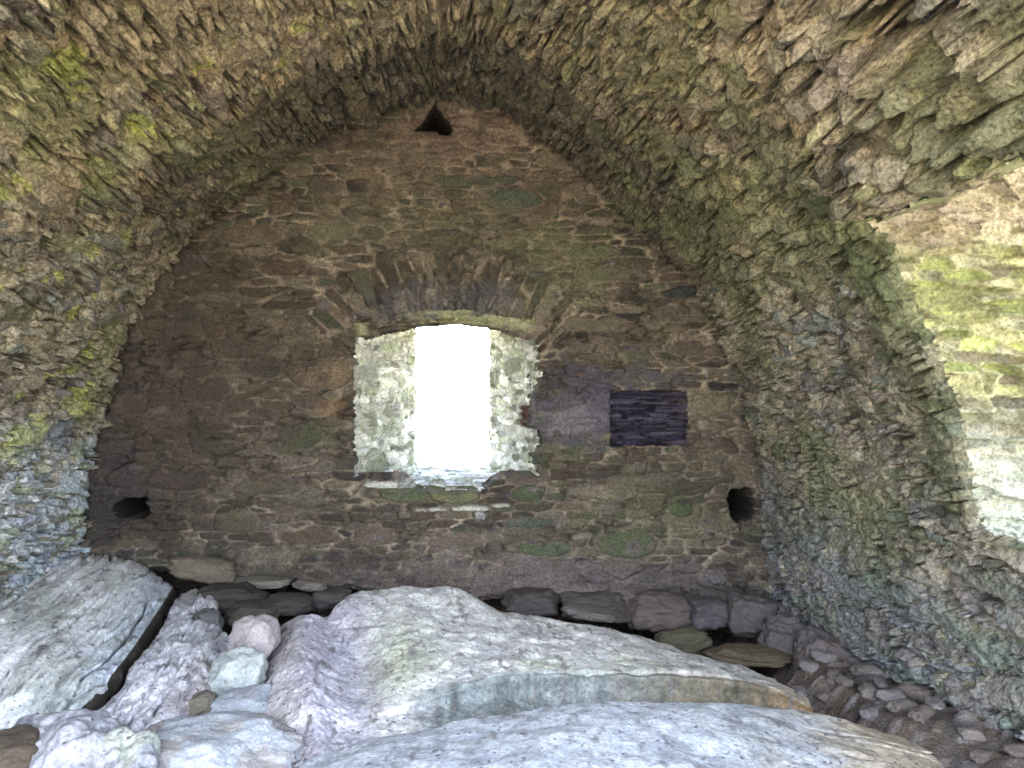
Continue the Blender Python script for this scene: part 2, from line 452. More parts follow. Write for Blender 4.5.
# ------------------------------------------------------------------ vault and side walls
def build_vault():
    st = .0085
    ys = np.concatenate([np.arange(VEND, 2.5, .07), np.arange(2.5, D + .22, st)])
    ns = int(LEN / st)
    ss = np.linspace(0, LEN, ns)
    pr = prof_at(ss)
    tn = np.gradient(pr, axis=0); tn /= np.linalg.norm(tn, axis=1, keepdims=True)
    nrm = np.stack([tn[:, 1], -tn[:, 0]], -1)               # into the room
    Y, Sg = np.meshgrid(ys, ss)
    X = np.broadcast_to(pr[:, 0:1], Y.shape); Z = np.broadcast_to(pr[:, 1:2], Y.shape)
    nx = nrm[:, 0:1]; nz = nrm[:, 1:2]
    rel = (Sg - S_AP)
    crown = 1 - smooth(1.2, 2.3, np.abs(rel))              # the vault proper
    coarse = (rel > .6) & (Z > 2.2)
    # courses drift a little
    u = Y + .25 * fbm(Y * .7, Sg * .7, 1, 2, 90)
    v = Sg + .06 * fbm(Y * 1.3, Sg * 1.1, 2, 2, 91)
    Rv = masonry(u, v, .19, .052, 21, big=.35, bigs=1.9, p=2.6, jit=.9, wob=.7)
    Rc = masonry(u, v, .13, .095, 25, big=.35, bigs=1.6, p=2.4, jit=.9, wob=.35)
    Rw = masonry(u, v, .17, .06, 28, big=.3, bigs=1.9, p=2.5, jit=.9, wob=.8)
    # chunkier stones towards the front right of the vault
    mc = (fbm(Y * .9, Sg * .9, 3, 2, 93) * .35 + smooth(1.2, 2.2, rel) * (1 - smooth(4.6, 5.3, Y)) * (rel < 3.1)) > .5
    mw = np.abs(rel) > 2.55
    R = mixR(Rv, {**Rc, 'i': Rc['i'] + 3000}, mc)
    R = mixR(R, {**Rw, 'i': Rw['i'] + 7000}, mw & ~mc)
    r1, r2, r3, r4, r5 = [rr(R, k) for k in range(5)]
    e = R['edge'] + .10 * fbm(Y * 24, Sg * 32, 3, 3, 94)
    body = smooth(.02, .2, e)
    rough = .6 + .7 * smooth(-.3, .5, fbm(Y * .8, Sg * .9, 6, 3, 95))
    # the band next to the end wall is finer, with a ragged edge
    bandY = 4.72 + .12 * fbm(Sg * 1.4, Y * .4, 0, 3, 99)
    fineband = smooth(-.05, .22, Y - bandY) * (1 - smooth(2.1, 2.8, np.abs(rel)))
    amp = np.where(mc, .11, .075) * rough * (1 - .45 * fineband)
    amp = np.where(mw, .045 * rough, amp)
    h = body * amp * (.15 + r1) + body * ((r2 - .5) * R['dv'] * 1.3 + (r3 - .5) * R['du'] * 1.0) * amp * 1.5
    h += .018 * fbm(Y * 14, Sg * 26, 0, 4, 96) + .05 * fbm(Y * .9, Sg * .8, 3, 3, 97)
    gap = smooth(-.25, .2, fbm(Y * 4, Sg * 5, 5, 3, 98)) * (1 - smooth(.05, .17, e))
    h -= .11 * gap
    pit = smooth(.42, .6, fbm(Y * 9, Sg * 13, 5, 3, 198))
    h -= .07 * pit
    crev = smooth(D - .16, D - .05, Y + .10 * fbm(Y * 3, Sg * 5, 4, 3, 199)) * smooth(.25, .6, np.abs(rel)) * (Z > .4)
    h -= .07 * crev
    # near and at the end wall hug the true section so that the junction reads
    # the fine band sits slightly lower than the rest
    pv = [(.26, .20, .12), (.21, .165, .11), (.30, .24, .15), (.17, .145, .11), (.24, .215, .16), (.34, .28, .185), (.19, .18, .125), (.15, .12, .10),
          (.27, .25, .14), (.22, .175, .15), (.36, .31, .22), (.13, .12, .10)]
    stone = palette(r4, pv) * (.75 + .85 * r5)[..., None]
    pw = [(.17, .15, .115), (.20, .18, .13), (.14, .13, .10), (.23, .20, .16), (.16, .15, .14), (.26, .24, .19), (.13, .135, .085), (.20, .17, .14), (.17, .18, .16)]
    stw = palette(r4, pw) * (.85 + .7 * r5)[..., None]
    wallm = smooth(2.1, 2.9, np.abs(rel))
    stone = stone * (1 - wallm[..., None]) + stw * wallm[..., None]
    mort = np.array([.38, .32, .23]) * (1 + .3 * fbm(Y * 6, Sg * 6, 1, 3, 101))[..., None]
    col = stone * body[..., None] + mort * (1 - body[..., None])
    smear = smooth(.0, .45, fbm(Y * 2.4, Sg * 3.2, 7, 4, 103))
    col = lerp(col, mort, .45 * smear)
    col[(gap > .5) | (pit > .5)] *= .45
    # ochre lime where the crown's pointing is exposed
    oc = smooth(.25, 1.0, fbm(Y * 1.2, Sg * 1.1, 8, 3, 104) + crown * .75) * (1 - fineband) * (rel < 1.9)
    col = lerp(col, np.array([.36, .285, .18]) * (1 + .35 * fbm(Y * 16, Sg * 16, 1, 3, 105))[..., None], .5 * oc)
    # fine band by the end wall, toned a darker grey-brown
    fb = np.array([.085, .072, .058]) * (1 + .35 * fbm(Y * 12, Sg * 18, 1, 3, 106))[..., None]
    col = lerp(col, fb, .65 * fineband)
    # algae
    gr = smooth(.12, .5, fbm(Y * 1.5, Sg * 1.7, 5, 4, 107)) * smooth(.5, 1.6, rel)
    col = lerp(col, np.array([.16, .185, .08]), .5 * gr)
    gl = smooth(.15, .5, fbm(Y * 1.6, Sg * 1.8, 15, 4, 108)) * smooth(1.0, 2.2, -rel)
    col = lerp(col, np.array([.23, .25, .10]), .48 * gl)
    ll = smooth(.5, .62, fbm(Y * 5, Sg * 5, 15, 3, 109)) * smooth(.4, 1.0, -rel) * (1 - fineband)
    col = lerp(col, np.array([.40, .42, .10]), .6 * ll)
    # algae rim by the opening
    near = np.exp(-((Y - OY1 - .1) / .22) ** 2) * (rel > 1.6) * smooth(.75, 1.1, Z)
    col = lerp(col, np.array([.10, .12, .055]), .6 * near)
    # blue skylight painted into the foot of the left and right walls
    lw = smooth(1.55, .9, Z) * (rel < 0) * smooth(.0, .35, D - .35 - Y + .15 * fbm(Y * 3, Z * 3, 1, 3, 110)) if False else (1 - smooth(.85, 1.6, Z + .2 * fbm(Y * 3, Z * 3, 1, 3, 110))) * (rel < 0)
    pale = palette(r2, [(.48, .56, .62), (.38, .47, .54), (.56, .60, .65), (.36, .43, .34), (.36, .42, .52), (.24, .25, .24)])
    col = lerp(col, pale, .75 * lw * body)
    rwf = (1 - smooth(.3, 1.0, Z + .2 * fbm(Y * 3, Z * 3, 1, 3, 111))) * (rel > 0)
    cool = palette(r2, [(.22, .23, .25), (.17, .20, .18), (.26, .25, .27), (.18, .18, .17), (.24, .22, .22)])
    col = lerp(col, cool, .75 * rwf * body)
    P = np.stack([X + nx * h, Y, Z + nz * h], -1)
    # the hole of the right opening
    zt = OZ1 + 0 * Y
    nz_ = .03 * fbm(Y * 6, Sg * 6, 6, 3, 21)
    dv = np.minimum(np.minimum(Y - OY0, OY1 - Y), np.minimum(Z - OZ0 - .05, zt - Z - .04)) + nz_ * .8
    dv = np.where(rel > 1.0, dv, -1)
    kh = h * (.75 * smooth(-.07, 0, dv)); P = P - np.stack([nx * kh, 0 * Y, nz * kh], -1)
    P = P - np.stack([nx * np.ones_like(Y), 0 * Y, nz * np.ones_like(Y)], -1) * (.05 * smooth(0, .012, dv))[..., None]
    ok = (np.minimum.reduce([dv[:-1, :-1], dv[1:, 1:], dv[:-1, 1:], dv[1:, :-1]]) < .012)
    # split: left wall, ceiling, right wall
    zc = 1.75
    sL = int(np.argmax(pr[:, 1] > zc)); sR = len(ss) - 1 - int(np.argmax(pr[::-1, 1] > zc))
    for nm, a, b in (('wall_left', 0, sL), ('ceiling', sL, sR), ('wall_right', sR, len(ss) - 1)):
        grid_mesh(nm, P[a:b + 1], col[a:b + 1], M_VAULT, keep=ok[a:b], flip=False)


build_wall_back()
build_vault()

# ------------------------------------------------------------------ window in the end wall (window_1)
pale_t = ([(.46, .48, .38), (.62, .63, .55), (.34, .37, .26), (.70, .70, .64), (.2, .21, .16), (.5, .5, .44)], (.74, .73, .68))
wl0, wr0 = W(352, 400, D), W(538, 400, D)
YO = 7.15
wl1, wr1 = W(413, 400, YO), W(492, 400, YO)
zb, zt_ = W(0, 500, D)[2], W(0, 300, D)[2]
def jambL(A, B):
    k = smooth(.80, .82, A)
    return np.stack([wl0[0] + (wl1[0] - wl0[0]) * np.minimum(A, .8) / .8 * .93 + .0 * A + k * .03, D + .03 + A * (YO - D), zb - .1 + B * (zt_ - zb + .1)], -1)
def jambR(A, B):
    k = smooth(.80, .82, A)
    return np.stack([wr0[0] + .01 + (wr1[0] - wr0[0]) * np.minimum(A, .8) / .8 * .93 - k * .03, D + .03 + A * (YO - D), zb - .1 + B * (zt_ - zb + .1)], -1)
reveal('window_1_reveal', jambL, 1.2, 1.6, .15, .06, 201, pale_t, sign=1, amp=.028)
def brk(A, B, h, col):
    m = ((A < .35) & (np.abs(B - .44) < .055))
    col = np.where(m[..., None], np.array([.10, .045, .04]), col)
    return h - .05 * m, col
reveal('window_1_reveal', jambR, 1.2, 1.6, .15, .06, 202, pale_t, sign=-1, amp=.028, extra=brk)
zs0, zs1 = W(0, 490, D)[2] - .06, W(0, 474, YO)[2]
reveal('window_1_sill', lambda A, B: np.stack([wl0[0] - .05 + A * (wr0[0] - wl0[0] + .1), D + .01 + B * (YO - D), zs0 + B * (zs1 - zs0) + .06 * (np.abs(A - .55) > .3)], -1),
       1.5, 1.2, .16, .12, 203, ([(.72, .72, .68), (.6, .6, .52), (.8, .8, .78), (.34, .34, .24)], (.7, .7, .66)), sign=1, amp=.03)
reveal('window_1_lintel', lambda A, B: np.stack([wl0[0] - .15 + A * (wr0[0] - wl0[0] + .3), D + .0 + B * (YO - D), W(0, 322, D)[2] + .10 * B + .06 * np.sin(A * 3.14)], -1),
       1.7, 1.2, .3, .15, 204, ([(.33, .34, .16), (.26, .27, .13), (.38, .38, .2)], (.3, .3, .15)), sign=-1, amp=.03)

# ------------------------------------------------------------------ opening in the right wall (window_2)
ygt = ([(.33, .33, .15), (.38, .36, .19), (.27, .29, .11), (.44, .41, .28), (.18, .18, .09), (.36, .34, .22), (.30, .32, .12), (.15, .13, .08)], (.34, .33, .18))
def rj(A, B):
    z = OZ0 - .35 + B * (OZ1 - OZ0 + .9)
    return np.stack([prof_x_right(z) + .03 + .1 * (z < OZ0 - .02) + A * 1.1, OY1 + .03 - .15 * A + 0 * B, z], -1)
def rjx(A, B, h, col):
    z = OZ0 - .35 + B * (OZ1 - OZ0 + .9)
    w = smooth(OZ1 - .22, OZ1, z + .05 * fbm(A * 6, B * 14, 0, 2, 5))
    col = lerp(col, np.array([.52, .44, .36]), .8 * w)
    low = 1 - smooth(1.15, 1.6, z + .08 * fbm(A * 6, B * 14, 0, 2, 6))
    col = lerp(col, np.array([.46, .47, .40]), .75 * low)
    h = h * .6 + .016 * ridged(A * 3 + .5 * fbm(A * 3, B * 6, 0, 2, 3), B * 26, 0, 4, 7) + .008 * ridged(A * 7, B * 70, 0, 3, 8)
    return h, col
reveal('window_2_reveal', rj, 1.1, 2.2, .22, .05, 211, ygt, sign=-1, amp=.05, st=.008, extra=rjx)
reveal('window_2_reveal', lambda A, B: np.stack([prof_x_right(OZ0 - .3 + B * (OZ1 - OZ0 + .9)) - .0 + A * 1.1, OY0 - .05 + .3 * A + 0 * B, OZ0 - .3 + B * (OZ1 - OZ0 + .9)], -1),
       1.1, 2.2, .2, .08, 212, ygt, sign=1, amp=.04, st=.04)
xb = float(prof_x_right(OZ0)); xt = float(prof_x_right(OZ1))
reveal('window_2_sill', lambda A, B: np.stack([xb + .04 + A * 1.15, OY0 - .1 + B * (OY1 - OY0 + .25), OZ0 - .01 - .28 * A + 0 * B], -1), 1.1, 2.3, .2, .14, 213,
       ([(.42, .44, .42), (.34, .33, .3), (.5, .5, .47), (.28, .25, .2)], (.4, .38, .33)), sign=1, amp=.05, st=.015)
reveal('window_2_lintel', lambda A, B: np.stack([xt + .0 + A * 1.6, OY0 - .1 + B * (OY1 - OY0 + .25), OZ1 - .0 + .55 * A + 0 * B], -1), 1.1, 2.3, .5, .14, 214,
       ([(.13, .15, .06), (.18, .18, .1)], (.15, .15, .08)), sign=-1, amp=.05, st=.02)

# ------------------------------------------------------------------ floor
def floor_z(x, y):
    z = -.13 + .07 * fbm(x * 1.3, y * 1.3, 0, 3, 401) + .018 * fbm(x * 9, y * 9, 0, 4, 402)
    z += .14 * smooth(2.05, 2.4, x) * (1 - smooth(3.0, 4.3, y))
    z -= .15 * (1 - smooth(1.98, 2.18, x)) * smooth(-.9, -.5, x) + .06 * (1 - smooth(-.9, -.5, x))
    z -= .33 * smooth(4.55, 4.95, y) * smooth(-.9, -.5, x) * (1 - smooth(2.15, 2.35, x))
    z += .10 * smooth(-1.3, -2.0, x) * 0
    return z
def build_floor():
    xs = np.arange(-3.1, 2.8, .02); ys = np.concatenate([np.arange(-2.4, 2.6, .1), np.arange(2.6, 6.5, .02)])
    X, Y = np.meshgrid(xs, ys)
    z = floor_z(X, Y)
    R = rubble(X, Y, .09, .07, 403, jit=.9)
    b = smooth(.05, .3, R['edge']) * (rr(R, 1) > .5)
    z += b * .025 * rr(R, 2)
    col = palette(rr(R, 3), [(.13, .10, .08), (.18, .14, .115), (.22, .18, .16), (.14, .12, .11), (.25, .22, .22)]) * (.6 + .4 * b)[..., None]
    col = col * (1 + .3 * fbm(X * 6, Y * 6, 2, 3, 404))[..., None]
    grid_mesh('floor', np.stack([X, Y, z], -1), col, M_SOIL)
build_floor()


# ------------------------------------------------------------------ bedrock slabs
def bed(name, rows, na, nb, disp, tone, zbot=-.35, mat=None, crack_shade=None):
    """rows (back to front) of (px, py, depth); sides run down into the ground"""
    C = np.array([catmull([W(*p) for p in r], na) for r in rows])
    G = catmull(C.reshape(len(rows), -1), nb).reshape(nb, na, 3)
    for _ in range(3):
        G[1:-1] = (G[:-2] + 2 * G[1:-1] + G[2:]) / 4
        G[2:-2] = (G[:-4] + 2 * G[2:-2] + G[4:]) / 4
    n = normals(G, 1)
    if n[..., 2].mean() < 0: n = -n
    X, Y, Z = G[..., 0], G[..., 1], G[..., 2]
    A, B = np.meshgrid(np.linspace(0, 1, na), np.linspace(0, 1, nb))
    h = disp(X, Y, Z, A, B)
    col = tone(X, Y, Z, A, B, h)
    mt = fbm(X * 17, Y * 11, Z * 17, 4, 77) + .6 * fbm(X * 40, Y * 26, Z * 40, 3, 78)
    col = col * (1 + .34 * mt)[..., None]
    col = lerp(col, np.array([.16, .145, .14]), .75 * smooth(.52, .75, fbm(X * 24, Y * 9, 3, 4, 79)))
    G = G + n * h[..., None]
    # rounded rim, then skirts
    k = 10
    cen = G.mean(axis=(0, 1))
    def ring(edge, out):
        L = []
        for t in range(1, k + 1):
            f = t / k
            p = edge.copy()
            p[..., :2] += out * (.014 * math.sin(min(f * 3, 1) * 1.57) + .012 * f)
            p[..., 2] = edge[..., 2] * (1 - f ** 1.5) + zbot * f ** 1.5 - 0.0
            p[..., 2] = np.minimum(p[..., 2], edge[..., 2] - .004 * t)
            p[..., :2] += out * (.02 * fbm(p[..., 0] * 12, p[..., 1] * 12, p[..., 2] * 14, 3, 55))[..., None]
            L.append(p)
        return L
    def outd(edge, inner):
        d = edge[..., :2] - inner[..., :2]
        d = d / (np.linalg.norm(d, axis=-1, keepdims=True) + 1e-9)
        # smooth the direction
        for c in range(2):
            kk = np.ones(15) / 15
            d[:, c] = np.convolve(np.pad(d[:, c], 7, 'edge'), kk, 'valid')
        return d
    back = ring(G[0], outd(G[0], G[6])); front = ring(G[-1], outd(G[-1], G[-7]))
    cb = [col[0]] * k; cf = [col[-1]] * k
    G2 = np.concatenate([np.array(back[::-1]), G, np.array(front)], 0)
    c2 = np.concatenate([np.array(cb), col, np.array(cf)], 0)
    lf = ring(G2[:, 0], outd(G2[:, 0], G2[:, 6])); rt = ring(G2[:, -1], outd(G2[:, -1], G2[:, -7]))
    G3 = np.concatenate([np.stack(lf[::-1], 1), G2, np.stack(rt, 1)], 1)
    c3 = np.concatenate([np.repeat(c2[:, :1], k, 1), c2, np.repeat(c2[:, -1:], k, 1)], 1)
    if crack_shade is not None:  # side painted dark for the shade in the crack, with brown soil
        c3[:, -k - 2:] = np.array(crack_shade) * (1 + .4 * fbm(G3[:, -k - 2:, 0] * 20, G3[:, -k - 2:, 1] * 9, G3[:, -k - 2:, 2] * 20, 3, 71))[..., None]
    return grid_mesh(name, G3, c3, mat or M_ROCK, kind=None, flip=True)


def strata(X, Y, Z, ax=16, ay=1.6, amp=.02, seed=0, th=.35):
    w = X + .035 * fbm(X * 2, Y * 1.2, 0, 3, seed)
    r = ridged(w * ax, Y * ay, Z * 4, 3, seed)
    return -amp * smooth(th, .9, r)


# left slab
def cracks(xx, Y, seed, n=7, k=.9):
    w = xx * n + .35 * fbm(xx * 2.5, Y * 1.4, 0, 4, seed)
    v = vnoise(w, Y * k, 0, seed + 1)
    return (1 - smooth(.0, .05, np.abs(v))) * smooth(-.15, .1, fbm(xx * 3, Y * 1.2, 7, 2, seed + 2))
def d1(X, Y, Z, A, B):
    xx = X + .12 * (Y - 4.5)
    q = -.035 * cracks(xx, Y, 541, 6, .8) - .02 * cracks(xx, Y, 544, 15, 2.2)
    return q + strata(xx, Y, Z, 8, .9, .03, 501, .6) + strata(xx, Y, Z, 20, 2.4, .016, 502, .55) + .012 * fbm(xx * 6, Y * 1.5, 0, 3, 503) + .006 * fbm(xx * 40, Y * 9, 0, 3, 504)
def t1(X, Y, Z, A, B, h):
    c = np.array([.66, .64, .63]) * (1 + .18 * fbm(X * 5, Y * 3, 0, 4, 505))[..., None]
    c = lerp(c, np.array([.48, .55, .62]), .7 * smooth(.55, .95, A) * smooth(.9, .2, B) if False else .6 * smooth(.6, .95, A))
    c = lerp(c, np.array([.42, .44, .37]), .5 * smooth(.1, .5, fbm(X * 2.5, Y * 2, 5, 3, 506)))
    xx = X + .12 * (Y - 4.5)
    c = lerp(c, np.array([.07, .07, .075]), .9 * np.maximum(cracks(xx, Y, 541, 6, .8), .8 * cracks(xx, Y, 544, 15, 2.2)))
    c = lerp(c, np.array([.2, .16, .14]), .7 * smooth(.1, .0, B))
    return c
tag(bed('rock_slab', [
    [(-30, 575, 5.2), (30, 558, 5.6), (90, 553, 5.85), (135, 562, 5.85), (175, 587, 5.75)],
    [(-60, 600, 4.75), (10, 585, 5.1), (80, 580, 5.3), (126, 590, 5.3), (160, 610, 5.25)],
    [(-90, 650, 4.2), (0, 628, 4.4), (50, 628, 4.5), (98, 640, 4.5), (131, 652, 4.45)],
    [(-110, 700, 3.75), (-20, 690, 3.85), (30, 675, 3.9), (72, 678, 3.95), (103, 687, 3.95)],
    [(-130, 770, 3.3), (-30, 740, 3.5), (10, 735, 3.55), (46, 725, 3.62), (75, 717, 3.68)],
], 170, 190, d1, t1, crack_shade=(.045, .036, .028)), 'big tilted grey slab of bedrock ribbed with dark grooves against the left wall', 'rock')

# second slab, right of the crack
def d2(X, Y, Z, A, B):
    xx = X + .10 * (Y - 4.5)
    return -.02 * cracks(xx, Y, 546, 9, 1.8) + strata(xx, Y, Z, 11, 1.3, .022, 511, .55) + strata(xx, Y, Z, 26, 4, .02, 517, .5) + .018 * fbm(X * 4, Y * 3, 0, 4, 513) + .007 * fbm(xx * 30, Y * 12, 0, 3, 514) + .010 * fbm(X * 11, Y * 9, 2, 3, 515)
def t2(X, Y, Z, A, B, h):
    c = np.array([.60, .58, .60]) * (1 + .15 * fbm(X * 7, Y * 5, 0, 4, 515))[..., None]
    br = smooth(.62, .9, A) * smooth(.25, .4, B) * (1 - smooth(.6, .75, B))
    c = lerp(c, np.array([.22, .16, .14]), .6 * br * smooth(-.1, .3, fbm(X * 14, Y * 8, 0, 3, 516)))
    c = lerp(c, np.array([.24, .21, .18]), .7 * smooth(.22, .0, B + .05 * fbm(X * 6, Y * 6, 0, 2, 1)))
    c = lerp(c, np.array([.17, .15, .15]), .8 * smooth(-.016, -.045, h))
    return c
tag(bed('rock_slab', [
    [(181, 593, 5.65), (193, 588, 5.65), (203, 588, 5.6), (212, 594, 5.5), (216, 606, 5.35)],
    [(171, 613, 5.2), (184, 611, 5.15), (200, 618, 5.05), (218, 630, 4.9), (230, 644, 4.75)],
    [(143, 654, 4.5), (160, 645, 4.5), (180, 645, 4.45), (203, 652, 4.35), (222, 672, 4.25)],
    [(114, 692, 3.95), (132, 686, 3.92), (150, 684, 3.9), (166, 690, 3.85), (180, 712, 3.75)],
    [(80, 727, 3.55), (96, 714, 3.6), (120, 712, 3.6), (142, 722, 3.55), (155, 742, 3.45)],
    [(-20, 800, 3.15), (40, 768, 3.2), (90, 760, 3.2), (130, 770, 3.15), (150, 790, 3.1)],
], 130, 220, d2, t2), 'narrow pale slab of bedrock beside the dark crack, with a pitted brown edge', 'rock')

# low pale knobs at the left front
def d2b(X, Y, Z, A, B):
    return .05 * fbm(X * 5, Y * 5, 0, 3, 523) + .02 * fbm(X * 14, Y * 14, 0, 3, 524) + .006 * fbm(X * 40, Y * 40, 0, 2, 525)
def t2b(X, Y, Z, A, B, h):
    c = np.array([.28, .275, .295]) * (1 + .16 * fbm(X * 8, Y * 8, 0, 4, 526))[..., None]
    c = lerp(c, np.array([.34, .35, .29]), .8 * smooth(.2, .4, fbm(X * 6, Y * 6, 3, 3, 527)))
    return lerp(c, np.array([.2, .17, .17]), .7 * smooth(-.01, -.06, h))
tag(bed('rock_slab', [
    [(20, 728, 3.5), (60, 712, 3.52), (100, 716, 3.5), (135, 728, 3.45)],
    [(35, 745, 3.3), (70, 722, 3.35), (105, 722, 3.35), (148, 738, 3.3)],
    [(30, 790, 3.05), (70, 755, 3.1), (110, 752, 3.1), (155, 765, 3.05)],
    [(20, 850, 2.8), (60, 830, 2.8), (110, 820, 2.8), (160, 830, 2.8)],
], 110, 110, d2b, t2b), 'lumpy pale rock with cream lichen below the dark crack, at the bottom edge', 'rock')

# central slab
rowsC = [
    [(262, 640, 4.9), (290, 617, 4.9), (310, 613, 4.9), (328, 617, 5.0), (352, 596, 5.15), (400, 588, 5.35), (445, 589, 5.35), (500, 608, 5.3), (520, 611, 5.25), (560, 620, 5.2), (620, 634, 5.05), (700, 655, 4.85), (760, 674, 4.65), (803, 697, 4.4)],
    [(258, 665, 4.5), (290, 638, 4.5), (312, 636, 4.5), (334, 652, 4.5), (360, 648, 4.55), (400, 630, 4.6), (450, 632, 4.65), (500, 638, 4.65), (525, 640, 4.65), (560, 644, 4.6), (620, 651, 4.55), (700, 664, 4.45), (760, 680, 4.35), (806, 700, 4.25)],
    [(256, 700, 4.05), (285, 672, 4.05), (312, 664, 4.05), (338, 682, 4.05), (365, 688, 4.05), (405, 674, 4.05), (450, 674, 4.05), (500, 668, 4.08), (530, 667, 4.08), (565, 667, 4.1), (620, 670, 4.1), (700, 672, 4.12), (765, 684, 4.12), (808, 704, 4.1)],
    [(256, 738, 3.65), (288, 712, 3.65), (315, 696, 3.7), (338, 712, 3.7), (365, 716, 3.72), (405, 704, 3.78), (450, 690, 3.9), (500, 680, 4.0), (530, 678, 4.02), (565, 676, 4.05), (620, 676, 4.08), (700, 679, 4.1), (768, 690, 4.1), (808, 708, 4.08)],
    [(256, 765, 3.4), (290, 745, 3.45), (315, 726, 3.5), (338, 732, 3.55), (365, 728, 3.62), (405, 716, 3.72), (450, 705, 3.88), (500, 700, 3.97), (530, 699, 4.0), (565, 700, 4.03), (620, 701, 4.05), (700, 703, 4.07), (765, 708, 4.08), (806, 716, 4.06)],
    [(250, 800, 3.1), (290, 780, 3.1), (320, 775, 3.15), (340, 765, 3.2), (365, 755, 3.3), (405, 745, 3.4), (450, 735, 3.6), (500, 735, 3.65), (530, 735, 3.7), (565, 735, 3.7), (620, 740, 3.7), (700, 740, 3.75), (765, 745, 3.75), (806, 745, 3.8)],
]
def dC(X, Y, Z, A, B):
    h = .028 * fbm(X * 3, Y * 3, 0, 4, 531) + .004 * fbm(X * 16, Y * 16, 0, 4, 532) + .003 * fbm(X * 45, Y * 45, 0, 2, 538)
    h -= .014 * smooth(.5, .9, ridged(X * 5 + .4 * Y, Y * 4, 0, 3, 533))
    # streaky step face
    h += .006 * fbm(X * 26, Y * 3, Z * 3, 3, 534) * smooth(.5, .7, B) * smooth(.4, .5, A)
    # slanting crack near the step's left end
    c = np.abs((B - (.62 - .35 * (A - .40))) * 1.0)
    h -= .03 * (1 - smooth(.0, .012, c)) * smooth(.34, .38, A) * (1 - smooth(.44, .5, A))
    return h
def tC(X, Y, Z, A, B, h):
    c = np.array([.50, .48, .455]) * (1 + .14 * fbm(X * 6, Y * 6, 0, 4, 535))[..., None]
    c = lerp(c, np.array([.38, .35, .41]), .75 * (smooth(.06, .14, A) * (1 - smooth(.27, .38, A))))       # lilac hollow
    c = lerp(c, np.array([.36, .31, .33]), .6 * (1 - smooth(.05, .2, A)))
    g = np.exp(-((A - .38) / .06) ** 2 - ((B - .33) / .16) ** 2) + .6 * smooth(.0, .5, fbm(X * 2, Y * 2.4, 4, 3, 536)) * smooth(.35, .45, A) * smooth(.1, .3, B)
    c = lerp(c, np.array([.36, .38, .22]), .6 * np.clip(g, 0, 1))
    # the step face: darker, bluish, streaked, ochre towards its right end
    f = smooth(.38, .54, B) * smooth(.36, .46, A)
    stp = fbm(X * 22, Y * 2, Z * 2, 3, 537)
    fc = np.array([.19, .205, .195]) * (1 + .35 * stp)[..., None]
    fc = lerp(fc, np.array([.14, .115, .075]), .9 * smooth(.72, .85, A + .04 * stp))
    fc = lerp(fc, np.array([.26, .17, .09]), .7 * smooth(.9, .97, A + .05 * stp))
    c = c * (1 - f[..., None]) + fc * f[..., None]
    c = lerp(c, np.array([.42, .33, .22]), .6 * smooth(.9, .99, A) * (1 - f))
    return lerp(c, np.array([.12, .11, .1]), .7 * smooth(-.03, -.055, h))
tag(bed('rock_slab', rowsC, 420, 260, dC, tC, zbot=-.3), 'broad pale bedrock slab below the end wall window, with a streaked step along its front', 'rock')

# front slab
rowsF = [
    [(285, 772, 3.15), (330, 752, 3.3), (380, 738, 3.4), (450, 724, 3.5), (520, 712, 3.6), (600, 701, 3.65), (700, 703, 3.68), (780, 710, 3.68), (850, 722, 3.62), (915, 740, 3.5)],
    [(270, 790, 3.0), (330, 768, 3.1), (380, 752, 3.2), (450, 738, 3.28), (520, 727, 3.35), (600, 714, 3.42), (700, 716, 3.44), (780, 724, 3.44), (865, 740, 3.36), (938, 760, 3.25)],
    [(240, 830, 2.7), (320, 800, 2.8), (380, 790, 2.8), (450, 780, 2.85), (520, 770, 2.88), (600, 765, 2.9), (700, 768, 2.9), (790, 778, 2.88), (880, 790, 2.85), (960, 805, 2.8)],
    [(180, 960, 2.1), (300, 930, 2.1), (380, 915, 2.1), (450, 905, 2.15), (520, 900, 2.15), (600, 895, 2.15), (700, 900, 2.15), (800, 905, 2.15), (900, 915, 2.15), (1000, 930, 2.1)],
    [(80, 1200, 1.4), (250, 1180, 1.4), (380, 1170, 1.4), (450, 1160, 1.4), (520, 1160, 1.4), (600, 1160, 1.4), (700, 1160, 1.4), (820, 1170, 1.4), (950, 1170, 1.4), (1100, 1180, 1.4)],
]
def dF(X, Y, Z, A, B):
    return .02 * fbm(X * 3.5, Y * 3.5, 0, 4, 541) + .003 * fbm(X * 18, Y * 18, 0, 4, 542) + strata(Y + X * .35, X, Z, 10, 1.5, .015, 543, .5) * smooth(.75, .9, A)
def tF(X, Y, Z, A, B, h):
    c = np.array([.37, .38, .40]) * (1 + .14 * fbm(X * 7, Y * 7, 0, 4, 545))[..., None]
    c = lerp(c, np.array([.36, .37, .36]), .6 * smooth(0, .5, fbm(X * 2.5, Y * 2.5, 2, 3, 546)))
    c = lerp(c, np.array([.40, .32, .21]), .75 * smooth(.72, .9, A + .06 * fbm(X * 6, Y * 6, 2, 3, 547)))
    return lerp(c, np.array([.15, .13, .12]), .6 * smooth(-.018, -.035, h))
tag(bed('rock_slab', rowsF, 330, 220, dF, tF, zbot=-.3), 'nearest flat slab of blue-white bedrock, turning tan at its right end', 'rock')


# ------------------------------------------------------------------ loose stones
import bmesh
_ico = {}
def ico(sub):
    if sub not in _ico:
        bm = bmesh.new(); bmesh.ops.create_icosphere(bm, subdivisions=sub, radius=1)
        V = np.array([v.co[:] for v in bm.verts]); Q = np.array([[v.index for v in f.verts] for f in bm.faces]); bm.free()
        _ico[sub] = (V, Q)
    return _ico[sub]


